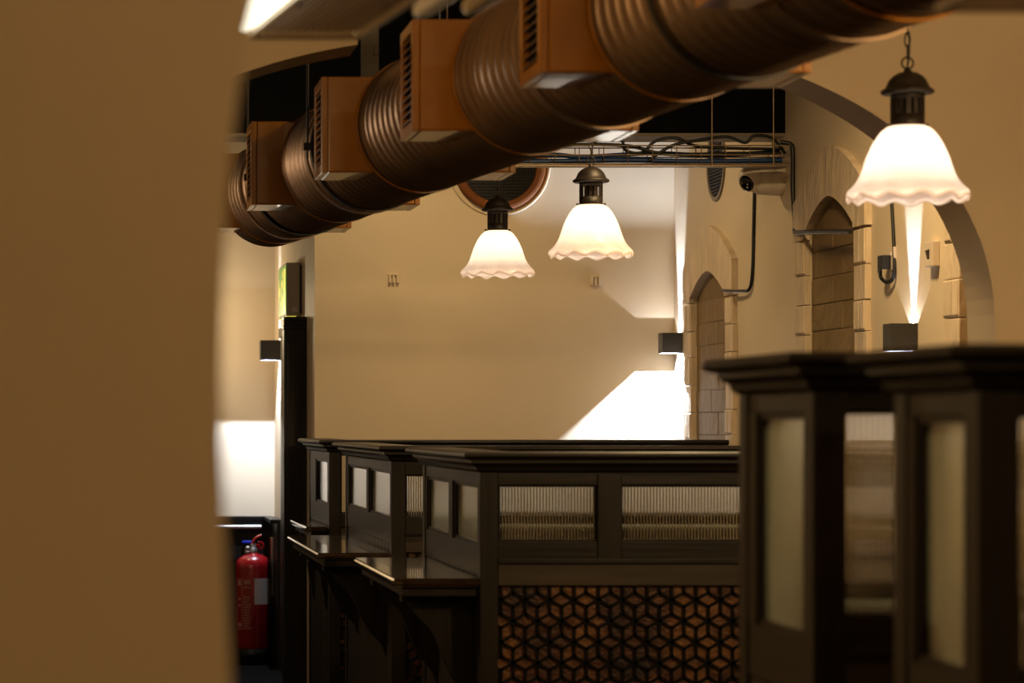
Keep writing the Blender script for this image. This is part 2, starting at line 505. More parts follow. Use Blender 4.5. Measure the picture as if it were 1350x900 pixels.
def rhombille(bm, x0, x1, z0, z1, y0, y1, w=.0716, t=.0080):
    """fretwork of tumbling-block cubes: three spokes and six sides for each hexagon, every bar once"""
    R = w / math.sqrt(3)
    seen = set()
    def bar(p, q):
        key = tuple(sorted((tuple(round(c, 3) for c in p), tuple(round(c, 3) for c in q))))
        if key in seen: return
        seen.add(key)
        # clip
        if max(p[0], q[0]) > x1 or min(p[0], q[0]) < x0 or max(p[1], q[1]) > z1 or min(p[1], q[1]) < z0:
            a = 0.0; b = 1.0
            for d, lo, hi, s in ((q[0] - p[0], x0, x1, p[0]), (q[1] - p[1], z0, z1, p[1])):
                if abs(d) < 1e-9:
                    if s < lo or s > hi: return
                    continue
                ta, tb = (lo - s) / d, (hi - s) / d
                if ta > tb: ta, tb = tb, ta
                a = max(a, ta); b = min(b, tb)
            if b - a < .05: return
            p, q = (p[0] + (q[0] - p[0]) * a, p[1] + (q[1] - p[1]) * a), (p[0] + (q[0] - p[0]) * b, p[1] + (q[1] - p[1]) * b)
        dx, dz = q[0] - p[0], q[1] - p[1]; L = math.hypot(dx, dz); nx, nz = -dz / L * t / 2, dx / L * t / 2
        e = .002; ex, ez = dx / L * e, dz / L * e
        poly = [(p[0] + nx - ex, p[1] + nz - ez), (p[0] - nx - ex, p[1] - nz - ez), (q[0] - nx + ex, q[1] - nz + ez), (q[0] + nx + ex, q[1] + nz + ez)]
        F = [bm.verts.new((a, y0, c)) for a, c in poly]; K = [bm.verts.new((a, y1, c)) for a, c in poly]
        bm.faces.new(F)
        for i in range(4): bm.faces.new((F[i], K[i], K[(i + 1) % 4], F[(i + 1) % 4]))
    r = 0; zc = z1
    while zc > z0 - R:
        xc = x0 - w + (w / 2 if r % 2 else 0) + .012
        while xc < x1 + w:
            P = [(xc + R * math.sin(PI / 3 * k), zc + R * math.cos(PI / 3 * k)) for k in range(6)]
            for k in range(6): bar(P[k], P[(k + 1) % 6])
            for k in (1, 3, 5): bar((xc, zc), P[k])
            xc += w
        zc -= 1.5 * R; r += 1

def corbel(bm, x_wall, x_tip, y0, y1, z_top, drop):
    """scroll bracket profile in (x,z), extruded along y"""
    L = x_wall - x_tip
    pts = [(x_wall, z_top), (x_tip, z_top), (x_tip, z_top - .03)]
    for i in range(9):                      # convex nose then concave sweep down to the wall
        t = i / 8
        pts.append((x_tip + L * (.10 + .42 * t) + .02 * math.sin(t * PI), z_top - .035 - drop * .42 * t ** .7))
    for i in range(1, 9):
        t = i / 8
        pts.append((x_tip + L * (.52 + .34 * t), z_top - .035 - drop * (.42 + .45 * t) - .018 * math.sin(t * PI)))
    pts += [(x_wall - .012, z_top - drop - .02), (x_wall, z_top - drop - .06)]
    prism(bm, pts, 'Y', y0, y1)

def booth(label, y0, y1, ztop, zcor, zp1, zp0, side_panes, front_panes, x_end, shelf=None, shelf_pieces=2, front_zp=None, front_mat='reeded',
          side_mat='frosted', fret=True, low_front=None):
    t = thing('booth_partition', label, 'booth partition', (XS, y0, 0))
    th = .06; pw = .053
    fz1, fz0 = front_zp or (zp1, zp0)
    # posts
    bm = B(); box(bm, XS, XS + pw, y0, y0 + .055, 0, zcor, .003); obj('corner_post', bm, 'wood', t)
    bm = B(); box(bm, XS, XS + th, y1 - .055, y1, 0, zcor, .003); obj('end_post', bm, 'wood', t)
    # side rails
    a, b = y0 + .055, y1 - .055
    bm = B(); box(bm, XS + .004, XS + th - .004, a, b, zp1, zcor, .002); obj('top_rail', bm, 'wood_side', t)
    zr = zp0 - .09
    bm = B(); box(bm, XS + .004, XS + th - .004, a, b, zr, zp0, .002)
    obj('side_rail', bm, 'wood_side', t)
    # lower side boarding with vertical beads
    bm = B(); box(bm, XS + .012, XS + th - .006, a, b, .05, zr)
    n = max(2, int((b - a) / .11)); 
    for i in range(n):
        ya = a + (b - a) * i / n; yb = a + (b - a) * (i + 1) / n
        box(bm, XS + .006, XS + .014, ya + .004, yb - .004, .12, zr - .002, .002)
    box(bm, XS - .008, XS + th, a, b, 0, .12, .003)
    obj('lower_side_panel', bm, 'wood', t)
    # side panes and mullions
    prev = None
    for (p0, p1) in side_panes:
        if prev is not None:
            bm = B(); box(bm, XS, XS + th, prev, p0, zp0, zp1, .003); obj('mullion', bm, 'wood', t)
        else:
            if p0 - a > .005:
                bm = B(); box(bm, XS + .003, XS + th - .003, a, p0, zp0, zp1, .002); obj('stile', bm, 'wood', t)
        bm = B(); g = .010
        # bead moulding round the pane
        for (u0, u1, v0, v1) in ((p0, p1, zp1 - g, zp1), (p0, p1, zp0, zp0 + g), (p0, p0 + g, zp0 + g, zp1 - g), (p1 - g, p1, zp0 + g, zp1 - g)):
            box(bm, XS + .008, XS + .048, u0, u1, v0, v1, .002)
        obj('glazing_bead', bm, 'wood_side', t)
        bm = B(); box(bm, XS + .016, XS + .021, p0 + g, p1 - g, zp0 + g, zp1 - g); obj('side_pane', bm, side_mat, t)
        prev = p1
    if b - prev > .005:
        bm = B(); box(bm, XS + .003, XS + th - .003, prev, b, zp0, zp1, .002); obj('stile', bm, 'wood', t)
    # cornice
    bm = B(); cornice(bm, y0, y1, x_end, zcor, ztop, th); obj('cornice', bm, 'wood_rail', t)
    # front rails
    c0 = XS + pw
    bm = B(); box(bm, c0, x_end, y0 + .004, y0 + th - .004, fz1, zcor, .002); obj('front_top_rail', bm, 'wood_rail', t)
    zb1 = fz0 - .062 if low_front is None else low_front
    bm = B(); box(bm, c0, x_end, y0 + .004, y0 + th - .004, zb1, fz0, .002); 
    box(bm, c0, x_end, y0 - .004, y0 + .01, zb1 - .004, zb1 + .012, .003); obj('front_middle_rail', bm, 'wood_rail', t)
    prev = c0
    for (p0, p1) in front_panes:
        if p0 - prev > .004:
            bm = B(); box(bm, prev, p0, y0 - .002, y0 + th, fz0 - .058, zcor - .004, .003); obj('front_mullion', bm, 'wood', t)
        bm = B(); g = .006
        for (u0, u1, v0, v1) in ((p0, p1, fz1 - g, fz1), (p0, p1, fz0, fz0 + g), (p0, p0 + g, fz0 + g, fz1 - g), (p1 - g, p1, fz0 + g, fz1 - g)):
            box(bm, u0, u1, y0 + .016, y0 + .046, v0, v1, .0015)
        obj('front_glazing_bead', bm, 'wood_rail', t)
        bm = B()
        if front_mat == 'reeded' or (front_mat == 'first_reeded' and prev == c0): reeded(bm, p0 + g, p1 - g, y0 + .030, fz0 + g, fz1 - g)
        else: box(bm, p0 + g, p1 - g, y0 + .028, y0 + .032, fz0 + g, fz1 - g)
        obj('front_pane', bm, {'first_reeded': 'reeded' if prev == c0 else 'clear'}.get(front_mat, front_mat), t)
        prev = p1
    if x_end - prev > .01:
        bm = B(); box(bm, prev, x_end, y0, y0 + th, fz0 - .058, zcor - .002, .003); obj('front_mullion', bm, 'wood', t)
    # lower front: board, fretwork over mottled panel, plinth
    zf1 = zb1 - .068
    bm = B(); box(bm, c0, x_end, y0 + .006, y0 + .05, zf1, zb1 - .005, .003); obj('front_board', bm, 'wood_board', t)
    if fret:
        bm = B(); box(bm, c0, x_end, y0 + .030, y0 + .038, .30, zf1); obj('backing_panel', bm, 'mottled', t)
        bm = B(); rhombille(bm, c0, x_end, .30, zf1, y0 + .018, y0 + .028); obj('fretwork_grille', bm, 'lattice', t)
        bm = B(); box(bm, c0, x_end, y0, y0 + .055, 0, .30, .004); obj('front_plinth', bm, 'wood_rail', t)
    else:
        bm = B(); box(bm, c0, x_end, y0 + .012, y0 + .05, 0, zf1)
        x = c0 + .02
        while x < x_end - .3:
            box(bm, x, x + .36, y0 + .004, y0 + .014, .15, zf1 - .03, .004); x += .40
        obj('lower_front_panel', bm, 'wood_rail', t)
    # drinks shelf on the side
    if shelf:
        xt, ya, yb, zs = shelf
        bm = B()
        ch = .028
        poly = [(XS + .003, ya), (xt + ch, ya), (xt, ya + ch), (xt, yb - ch), (xt + ch, yb), (XS + .003, yb)]
        prism(bm, poly, 'Z', zs - .026, zs)
        es = [e for e in bm.edges if abs(e.verts[0].co.z - e.verts[1].co.z) < 1e-5]
        bmesh.ops.bevel(bm, geom=es, offset=.008, segments=3, affect='EDGES')
        s = obj('drinks_shelf', bm, 'shelf', t)
        bm = B(); box(bm, xt + .03, XS, ya + .03, ya + .05, zs - .055, zs - .026, .003); box(bm, xt + .03, XS, yb - .05, yb - .03, zs - .055, zs - .026, .003)
        box(bm, xt + .03, xt + .05, ya + .05, yb - .05, zs - .055, zs - .026, .003)
        obj('shelf_apron', bm, 'wood_side', s)
        for k in range(shelf_pieces):
            yc = ya + (yb - ya) * (.16 + .68 * k / max(1, shelf_pieces - 1))
            bm = B(); corbel(bm, XS + .004, xt + .045, yc - .03, yc + .03, zs - .05, .30)
            obj('corbel', bm, 'wood', t)
    return t

# three low booths going away, then the two tall near ones
booth('low dark wood booth with a fretwork front of cube pattern and nearest drinks shelf',
      7.86, 9.21, 1.413, 1.352, 1.315, 1.135, [(7.93, 8.46), (8.55, 9.12)],
      [(1.206, 1.494), (1.565, 1.99), (2.06, 2.48), (2.55, 2.98)], 3.05, shelf=(.895, 7.86, 9.08, 1.042), front_zp=(1.315, 1.150))
booth('middle low dark wood booth whose shelf shows behind the nearest shelf',
      10.15, 11.97, 1.410, 1.350, 1.312, 1.13, [(10.22, 10.98), (11.07, 11.86)],
      [(1.206, 1.42), (1.49, 1.98), (2.05, 2.51), (2.58, 2.98)], 3.05, shelf=(.868, 10.15, 11.75, 1.005), front_zp=(1.300, 1.135), front_mat='first_reeded')
booth('farthest low dark wood booth, narrow, against the back wall beside the black door',
      12.76, 13.94, 1.415, 1.355, 1.315, 1.10, [(12.90, 13.55)],
      [(1.206, 1.75), (1.82, 2.36), (2.43, 2.98)], 3.059, shelf=(1.04, 12.80, 13.85, 1.0), front_zp=(1.345, 1.065), front_mat='clear', side_mat='clear')
booth('tall dark wood booth with long panes, left of the two near blurred ones',
      4.254, 4.74, 1.610, 1.548, 1.515, 1.150, [(4.325, 4.63)],
      [(1.196, 1.62), (1.69, 2.11), (2.18, 2.60), (2.67, 3.09)], 3.33, front_zp=(1.518, 1.190))
booth('tall dark wood booth at the right edge, nearest and most blurred',
      3.465, 3.83, 1.600, 1.540, 1.508, 1.165, [(3.535, 3.745)],
      [(1.203, 1.62), (1.69, 2.11), (2.18, 2.60), (2.67, 3.09)], 3.33, front_zp=(1.510, 1.175))

# upholstered benches inside the booths, backs against the far ends
def bench(y1, x1, ztop, label):
    x0 = XS + .075; yb = y1 - .07
    t = thing('booth_bench', label, 'bench', (x0, yb, 0), 'green benches inside the booths')
    bm = B(); box(bm, x0, x1, yb - .03, yb, 0, ztop - .02, .004); box(bm, x0, x1, yb - .05, yb + .01, ztop - .02, ztop, .006); obj('back_board', bm, 'wood_rail', t)
    n = max(2, round((x1 - x0) / .45))
    for k in range(n):
        a = x0 + .005 + (x1 - x0 - .01) * k / n; b = x0 + .005 + (x1 - x0 - .01) * (k + 1) / n
        bm = B(); box(bm, a + .003, b - .003, yb - .10, yb - .03, .52, ztop - .03, .022); obj('back_cushion', bm, 'leather', t, smooth=True)
    d = .20 if y1 < 4 else (.30 if y1 < 5 else .50)
    return t, d
for y1, x1, zt, lab in ((9.21, 2.97, 1.185, 'dark green bench back seen through the nearest low booth panes'),
                        (11.97, 2.97, 1.08, 'dark green bench back behind the panes of the middle low booth'),
                        (4.74, 3.30, 1.225, 'dark green bench back behind the long panes of the left tall booth'),
                        (3.83, 3.30, 1.265, 'dark green bench back behind the long pane of the tall booth at the right edge')):
    t, d = bench(y1, x1, zt, lab)
    x0 = XS + .075; yb = y1 - .07
    bm = B(); box(bm, x0, x1, yb - .03 - d * .8, yb - .03, .40, .50, .03); obj('seat_cushion', bm, 'leather', t, smooth=True)
    bm = B(); box(bm, x0, x1, yb - d * .7, yb - .03, 0, .40, .005); obj('seat_base', bm, 'wood_rail', t)

# ------------------------------------------------------------------ spiral duct with amber vent boxes
DX0, DY0, DK, DZ, DR = 1.19, 7.2, -.1157, 2.43, .205
ddir = Vector((DK, 1, 0)).normalized(); dnor = Vector((ddir.y, -ddir.x, 0))
def dp(y, u=0, z=0): return Vector((DX0 + DK * (y - DY0), y, DZ)) + dnor * u + Vector((0, 0, z))
duct = thing('spiral_air_duct', 'long bronze ribbed air duct slanting across the ceiling with amber vent boxes', 'air duct', dp(2.4))
bm = B(); seg = 56; rings = []; y = 2.4; pitch = .068
prof = [(0, 0), (.30, .0), (.36, .0045), (.50, .0085), (.64, .0045), (.70, 0)]
while y < 11.0:
    for f, h in prof:
        yy = y + f * pitch
        # spiral lean: seam climbs one pitch per turn
        ring = []
        for k in range(seg):
            a = 2 * PI * k / seg
            p = dp(yy, (DR + h) * math.cos(a), (DR + h) * math.sin(a))
            ring.append(bm.verts.new(p))
        rings.append(ring)
    y += pitch
for a, b in zip(rings, rings[1:]):
    for k in range(seg):
        f = bm.faces.new((a[k], a[(k + 1) % seg], b[(k + 1) % seg], b[k])); f.smooth = True
bm.faces.new(rings[0]); bm.faces.new(rings[-1])
obj('duct_pipe', bm, 'duct', duct)
# coupling bands
for yb in (5.05, 6.55, 9.2, 10.5):
    bm = B()
    A = []
    for yy, r in ((yb - .02, DR + .004), (yb - .02, DR + .013), (yb + .02, DR + .013), (yb + .02, DR + .004)):
        A.append([bm.verts.new(dp(yy, r * math.cos(2 * PI * k / seg), r * math.sin(2 * PI * k / seg))) for k in range(seg)])
    for a, b in zip(A, A[1:]):
        for k in range(seg): bm.faces.new((a[k], a[(k + 1) % seg], b[(k + 1) % seg], b[k]))
    obj('coupling_band', bm, 'duct', duct)

def vent_box(y0, y1, x0o, x1o, hz=.150):
    """square plenum saddled on the duct; pipe runs through it. x offsets from the duct axis at y0"""
    cx = DX0 + DK * (y0 - DY0); X0, X1 = cx + x0o, cx + x1o; z0, z1 = DZ - hz, DZ + hz
    lf = .012
    bm = B()
    # hollow-looking box: top, bottom, front and back faces with wide frame round the louvre mouth
    box(bm, X0 + .02, X1 - .02, y0, y1, z0, z1, .006)
    for xs, xe in ((X0, X0 + .02), (X1 - .02, X1)):
        box(bm, xs, xe, y0, y0 + .035, z0, z1, .003); box(bm, xs, xe, y1 - .035, y1, z0, z1, .003)
        box(bm, xs, xe, y0 + .035, y1 - .035, z0, z0 + .03, .003); box(bm, xs, xe, y0 + .035, y1 - .035, z1 - .03, z1, .003)
    b = obj('vent_box', bm, 'box', duct)
    # collar ring on the front face round the pipe
    bm = B(); A = []
    for yy, r in ((y0 - .001, DR + .011), (y0 - .005, DR + .010), (y0 - .005, DR + .006), (y0 + .004, DR + .004)):
        A.append([bm.verts.new(dp(yy, r * math.cos(2 * PI * k / seg), r * math.sin(2 * PI * k / seg))) for k in range(seg)])
    for a, c in zip(A, A[1:]):
        for k in range(seg): bm.faces.new((a[k], a[(k + 1) % seg], c[(k + 1) % seg], c[k]))
    obj('collar', bm, 'box', b)
    for s, xo in ((-1, X0), (1, X1)):
        bm = B(); xi = xo - s * .019
        box(bm, min(xi, xi + s * .002), max(xi, xi + s * .002), y0 + .036, y1 - .036, z0 + .031, z1 - .031)
        obj('louvre_recess', bm, 'box_dark', b)
        bm = B()
        for k in range(11):
            zc = z0 + .042 + k * (2 * hz - .084) / 10
            prism(bm, [(xo - s * .017, zc + .007), (xo - s * .001, zc - .006), (xo - s * .001, zc - .003), (xo - s * .017, zc + .010)], 'Y', y0 + .036, y1 - .036)
        obj('louvre_slats', bm, 'slat', b)
for yb in (4.8, 6.0, 7.2, 8.4, 9.65, 10.8):
    vent_box(yb, yb + .28, -.318, .290)
# flat bracket from the box at the arch up to the ceiling
bm = B(); bx = .895
box(bm, bx - .028, bx + .028, 8.50, 8.506, DZ + .148, CEIL); box(bm, bx - .034, bx + .034, 8.44, 8.56, DZ + .148, DZ + .156)
for s_ in (-.02, .02): box(bm, bx + s_ - .006, bx + s_ + .006, 8.49, 8.502, 2.66, 2.69)
obj('flat_bracket', bm, 'bracket', duct)
# hanger rods and straps
for yb, top in ((5.6, CEIL), (9.1, CEIL), (10.25, CEIL)):
    bm = B(); A = []
    for yy, r in ((yb - .013, DR + .009), (yb - .013, DR + .013), (yb + .013, DR + .013), (yb + .013, DR + .009)):
        A.append([bm.verts.new(dp(yy, r * math.cos(2 * PI * k / seg), r * math.sin(2 * PI * k / seg))) for k in range(seg)])
    for a, b in zip(A, A[1:]):
        for k in range(seg): bm.faces.new((a[k], a[(k + 1) % seg], b[(k + 1) % seg], b[k]))
    for s in (-1, 1):
        p = dp(yb, s * (DR + .022)); box(bm, p.x - .014, p.x + .014, p.y - .016, p.y + .016, p.z - .012, p.z + .012)
    st = obj('hanger_strap', bm, 'hangiron', duct)
    for s in (-1, 1):
        bm = B(); p = dp(yb, s * (DR + .022)); tube(bm, [(p.x, p.y, DZ - .04), (p.x, p.y, top)], .004, 8)
        obj('hanger_rod', bm, 'hangiron', st)

# ------------------------------------------------------------------ pendant lamps
def pendant(loc, label, top_z):
    x, y, z = loc        # z = rim level
    t = thing('pendant_lamp', label, 'pendant lamp', loc, 'opal glass pendant lamps over the booths')
    # fluted shade with scalloped rim
    pr = [(.042, .190), (.050, .187), (.064, .176), (.077, .158), (.089, .136), (.099, .112), (.107, .088), (.114, .068), (.122, .052), (.132, .038), (.142, .027), (.149, .019), (.151, .011), (.148, .005)]
    bm = B(); seg = 144; rings = []
    N = 12
    for i, (r, h) in enumerate(pr):
        k = max(0, (i - 6) / (len(pr) - 7)); ring = []
        for j in range(seg):
            a = 2 * PI * j / seg
            w = math.cos(N * a)
            flute = .0007 * math.cos(48 * a) * min(1, i / 3)
            rr = r * (1 + .030 * k * k * w) + flute
            zz = h + .0065 * k * k * math.cos(N * a + .9)
            ring.append(bm.verts.new((x + rr * math.cos(a), y + rr * math.sin(a), z + zz)))
        rings.append(ring)
    for a, b in zip(rings, rings[1:]):
        for k in range(seg):
            f = bm.faces.new((a[k], a[(k + 1) % seg], b[(k + 1) % seg], b[k])); f.smooth = True
    sh = obj('glass_shade', bm, 'opal', t)
    md = sh.modifiers.new('thickness', 'SOLIDIFY'); md.thickness = .003; md.offset = 1
    md.use_rim = True
    # glassy beaded lip
    bm = B(); pts = []
    for j in range(seg):
        a = 2 * PI * j / seg; w = math.cos(N * a)
        rr = .149 * (1 + .030 * w); zz = .005 + .0065 * math.cos(N * a + .9)
        pts.append((x + rr * math.cos(a), y + rr * math.sin(a), z + zz))
    tube(bm, pts, .0042, 6, closed=True)
    obj('rim_bead', bm, 'opal', sh)
    # slotted gallery
    bm = B()
    lathe(bm, [(.041, .186), (.043, .188), (.043, .222), (.0405, .222)], (x, y, z), seg=32, cap0=False, cap1=False)
    lathe(bm, [(.0405, .262), (.043, .262), (.043, .278), (.0405, .278)], (x, y, z), seg=32, cap0=False, cap1=False)
    for k in range(14):
        a = 2 * PI * k / 14
        a0, a1 = a - .13, a + .13
        vs = []
        for aa_, r in ((a0, .0405), (a0, .043), (a1, .043), (a1, .0405)):
            vs.append((x + r * math.cos(aa_), y + r * math.sin(aa_)))
        prism(bm, vs, 'Z', z + .220, z + .264)
    lathe(bm, [(.014, .200), (.016, .205), (.016, .270), (.010, .276)], (x, y, z), seg=16)
    obj('slotted_gallery', bm, 'iron', t)
    for s in (-1, 1):
        bm = B(); tube(bm, [(x + s * .041, y, z + .195), (x + s * .052, y, z + .195)], .0022, 8)
        lathe(bm, [(.001, 0), (.0042, .001), (.0042, .005), (.001, .006)], (x + s * .052 - .003, y, z + .195), axis='X', seg=10)
        obj('thumb_screw', bm, 'iron', t)
    # domed cap
    bm = B()
    lathe(bm, [(.040, .276), (.060, .274), (.0665, .277), (.0675, .282), (.064, .286), (.056, .290), (.052, .300), (.046, .312), (.036, .322), (.024, .329), (.012, .332), (.008, .338), (.006, .344)], (x, y, z), seg=36)
    obj('domed_cap', bm, 'iron', t)
    # chain with a loop at the bottom
    bm = B()
    lp = [(x + .015 * math.cos(a), y, z + .355 + .015 * math.sin(a)) for a in [2 * PI * k / 16 for k in range(16)]]
    tube(bm, lp, .0025, 6, closed=True)
    zz = z + .366; k = 0
    while zz < top_z - .01:
        pts = []
        for q in range(14):
            a = 2 * PI * q / 14; u = .0075 * math.cos(a); v = .019 * math.sin(a) * (1 if abs(math.sin(a)) > .01 else 1)
            pts.append((x + (u if k % 2 else u * .25), y + (u * .25 if k % 2 else u), zz + .017 + v))
        tube(bm, pts, .0022, 5, closed=True); zz += .032; k += 1
    obj('chain', bm, 'iron', t)
    bm = B(); pts = []
    n = 24
    for i in range(n + 1):
        f = i / n
        pts.append((x + .006 * math.sin(f * 26), y + .006 * math.cos(f * 21), z + .335 + (top_z - z - .335) * f))
    tube(bm, pts, .0028, 6)
    obj('flex_cord', bm, 'blackcable', t)
    bm = B(); lathe(bm, [(.012, .0), (.05, .003), (.05, .02), (.012, .026)], (x, y, top_z - .026), seg=24)
    obj('ceiling_rose', bm, 'iron', t)
    # bulb
    bm = B(); lathe(bm, [(.001, .100), (.016, .104), (.026, .116), (.029, .130), (.026, .145), (.016, .165), (.013, .185), (.013, .20)], (x, y, z), seg=20)
    obj('bulb', bm, 'bulb', t)
    point('pendant_light', (x, y, z + .085), LP, (1, .91, .78), .035)
    return t
LP = 2.8
pend = [(2.12, 6.94, 2.072), (1.863, 9.93, 2.110), (1.7346, 11.35, 2.116)]
pendant(pend[0], 'largest pendant lamp at upper right, in front of the plaster arch', CEIL)
pendant(pend[1], 'scalloped opal glass pendant lamp hanging in front of the cable tray', CEIL)
pendant(pend[2], 'smallest pendant lamp, hanging in front of the round vent on the back wall', CEIL)

# ------------------------------------------------------------------ cube up-and-down wall sconces
def sconce(xw, y, z, s, label, slit, p_up, p_dn):
    """mounted on a wall plane x=xw facing -X; y,z = centre; s = edge"""
    t = thing('cube_wall_sconce', label, 'wall lamp', (xw, y, z - s / 2), 'cube up and down wall lamps')
    h = s / 2; w = .004; x0, x1 = xw - s, xw - .001
    bm = B()
    box(bm, x0, x0 + w, y - h, y + h, z - h, z + h)
    box(bm, x0 + w, x1, y - h, y - h + w, z - h, z + h)
    box(bm, x0 + w, x1, y + h - w, y + h, z - h, z + h)
    box(bm, x1 - .003, x1, y - h + w, y + h - w, z - h, z + h)
    box(bm, x0 + w, x1 - .003, y - h + w, y + h - w, z - .006, z + .006)
    obj('housing', bm, 'sconce', t)
    bm = B()
    box(bm, x0 + w, x1 - .003, y - h + w, y - slit, z + h - .003, z + h)
    box(bm, x0 + w, x1 - .003, y + slit, y + h - w, z + h - .003, z + h)
    obj('beam_flap', bm, 'flap', t)
    xm = xw - s / 2
    col = (.82, .97, 1.22)
    point('sconce_light_up', (xm, y, z + .012), p_up, col, .002)
    point('sconce_light_down', (xm, y, z - .004 - .004), p_dn, col, .002)
sconce(XR, 13.85, 1.906, .104, 'dark cube wall lamp by the bright back corner, next to the first stone niche', .0085, 140, 150)
sconce(XR, 9.94, 1.813, .100, 'dark cube wall lamp with a narrow white beam under the largest pendant', .0085, 85, 60)
sconce(XD, 16.53, 1.940, .122, 'dark cube wall lamp left of the black door casing', .010, 90, 90)

# ------------------------------------------------------------------ cable tray and cables
YT = 11.62
tray = thing('cable_tray', 'long wire basket cable tray hanging under the black beam', 'cable tray', (2.2, YT, 2.61))
bm = B()
x0, x1 = 1.25, 3.03
for yy, zz in ((YT - .05, 2.612), (YT, 2.612), (YT + .05, 2.612), (YT - .052, 2.650), (YT + .052, 2.650), (YT - .052, 2.690), (YT + .052, 2.690)):
    tube(bm, [(x0, yy, zz), (x1, yy, zz)], .0028, 6)
obj('long_wires', bm, 'wire', tray)
x = x0 + .03
while x < x1:
    bm = B(); tube(bm, [(x, YT - .052, 2.692), (x, YT - .052, 2.611), (x, YT + .052, 2.611), (x, YT + .052, 2.692)], .0022, 6); x += .105
    obj('cross_wire', bm, 'wire', tray)
for xx in (1.55, 2.69, 2.955):
    bm = B(); tube(bm, [(xx, YT - .058, 2.60), (xx, YT - .058, CEIL)], .0035, 6); obj('hanger_rod', bm, 'wire', tray)
bm = B(); box(bm, x0, x1, YT - .050, YT + .050, 2.604, 2.608); obj('base_strip', bm, 'wire', tray)

def smooth_path(pts, n=6):
    P = [Vector(p) for p in pts]; out = []
    for i in range(len(P) - 1):
        a, b, c, d = P[max(i - 1, 0)], P[i], P[i + 1], P[min(i + 2, len(P) - 1)]
        for k in range(n):
            t = k / n
            out.append(.5 * ((2 * b) + (c - a) * t + (2 * a - 5 * b + 4 * c - d) * t * t + (3 * b - a - 3 * c + d) * t ** 3))
    out.append(P[-1]); return out

def cable(name, pts, r, m, label, n=6):
    bm = B(); tube(bm, smooth_path(pts, n), r, 8)
    o = obj(name, bm, m, None, origin=pts[0]); tag(o, label, 'cable'); return o
cable('blue_cable', [(1.3, YT - .02, 2.628), (1.8, YT - .03, 2.622), (2.3, YT - .025, 2.63), (2.65, YT - .03, 2.624), (3.0, YT - .02, 2.63)], .011, 'bluecable', 'straight blue cable along the bottom of the wire tray')
cable('blue_cable', [(1.3, YT + .02, 2.65), (1.95, YT + .02, 2.66), (2.15, YT + .015, 2.648), (2.45, YT + .02, 2.664), (2.7, YT + .02, 2.655), (3.0, YT + .02, 2.67)], .010, 'bluecable', 'wavy blue cable lying higher in the tray behind the straight one')
cable('black_cable', [(1.3, YT + .01, 2.69), (1.80, YT - .01, 2.695), (1.93, YT - .02, 2.70), (1.87, YT - .03, 2.735), (1.80, YT - .02, 2.71), (1.9, YT - .02, 2.685), (2.15, YT, 2.70), (2.35, YT - .02, 2.69), (2.50, YT - .03, 2.655), (2.8, YT - .02, 2.66), (3.0, YT - .01, 2.66)], .008, 'blackcable', 'black cable with a loop at the left of the tray')
cable('black_cable', [(1.6, YT + .03, 2.72), (2.0, YT + .03, 2.715), (2.17, YT + .02, 2.70), (2.23, YT + .0, 2.735), (2.31, YT, 2.72), (2.33, YT, 2.675), (2.40, YT, 2.665), (2.46, YT, 2.715), (2.55, YT, 2.728), (2.66, YT, 2.69), (3.0, YT, 2.68)], .007, 'blackcable', 'black cable arching in two humps above the middle of the tray')
cable('black_cable', [(2.42, YT - .04, 2.625), (2.52, YT - .04, 2.69), (2.64, YT - .04, 2.715), (2.76, YT - .03, 2.73), (2.84, YT - .03, 2.705), (2.88, YT - .03, 2.735), (2.96, YT - .02, 2.725), (3.02, YT, 2.66)], .007, 'blackcable', 'black cable looping above the right end of the tray')
cable('black_cable', [(3.0, YT, 2.71), (XR - .02, YT - .01, 2.70), (XR - .012, YT - .02, 2.66), (XR - .012, 11.60, 2.50), (XR - .014, 11.56, 2.36), (XR - .03, 11.50, 2.315), (XR - .042, 11.42, 2.305), (XR - .042, 11.2, 2.292), (XR - .042, 10.9, 2.272), (XR - .042, 10.62, 2.252)], .010, 'blackcable', 'thick black cable dropping from the tray and strung across the taller niche')
cable('black_cable', [(XR - .007, 12.28, 2.63), (XR - .007, 12.30, 2.40), (XR - .007, 12.32, 2.20), (XR - .012, 12.36, 2.112), (XR - .030, 12.46, 2.107), (XR - .04, 12.60, 2.114), (XR - .04, 12.76, 2.124)], .008, 'blackcable', 'thin black cable running down from the security camera to the first niche')
cable('black_cable', [(XR - .006, 10.22, 2.80), (XR - .006, 10.21, 2.45), (XR - .006, 10.17, 2.20), (XR - .010, 10.15, 2.06), (XR - .02, 10.20, 2.03), (XR - .03, 10.25, 2.05), (XR - .03, 10.26, 2.08)], .007, 'blackcable', 'black cable ending in a hook loop beside the small black junction box')

# ------------------------------------------------------------------ security camera on the right wall
yc, zc = 11.83, 2.570
cam_t = thing('security_camera', 'off-white turret security camera on the right wall under the cable tray', 'security camera', (XR, yc, zc))
bm = B()
lathe(bm, [(.068, .004), (.074, -.006), (.074, -.052), (.072, -.055), (.073, -.058), (.070, -.105), (.060, -.118)], (XR, yc, zc), axis='X', seg=36)
obj('base', bm, 'camera_white', cam_t)
bm = B()
R = .064; c = Vector((XR - .118, yc, zc + .004))
bmesh.ops.create_uvsphere(bm, u_segments=32, v_segments=20, radius=R, matrix=Matrix.Translation(c))
for v in bm.verts:
    if v.co.x < c.x: v.co.x = c.x + (v.co.x - c.x) * 1.15
ball = obj('turret_ball', bm, 'camera_white', cam_t, smooth=True)
bm = B()
ax = Vector((-.72, -.42, -.42)).normalized()
q = Vector((0, 0, 1)).rotation_difference(ax).to_matrix().to_4x4()
lathe(bm, [(.036, .046), (.038, .060), (.034, .066), (.020, .069), (.002, .070)], (0, 0, 0), seg=28)
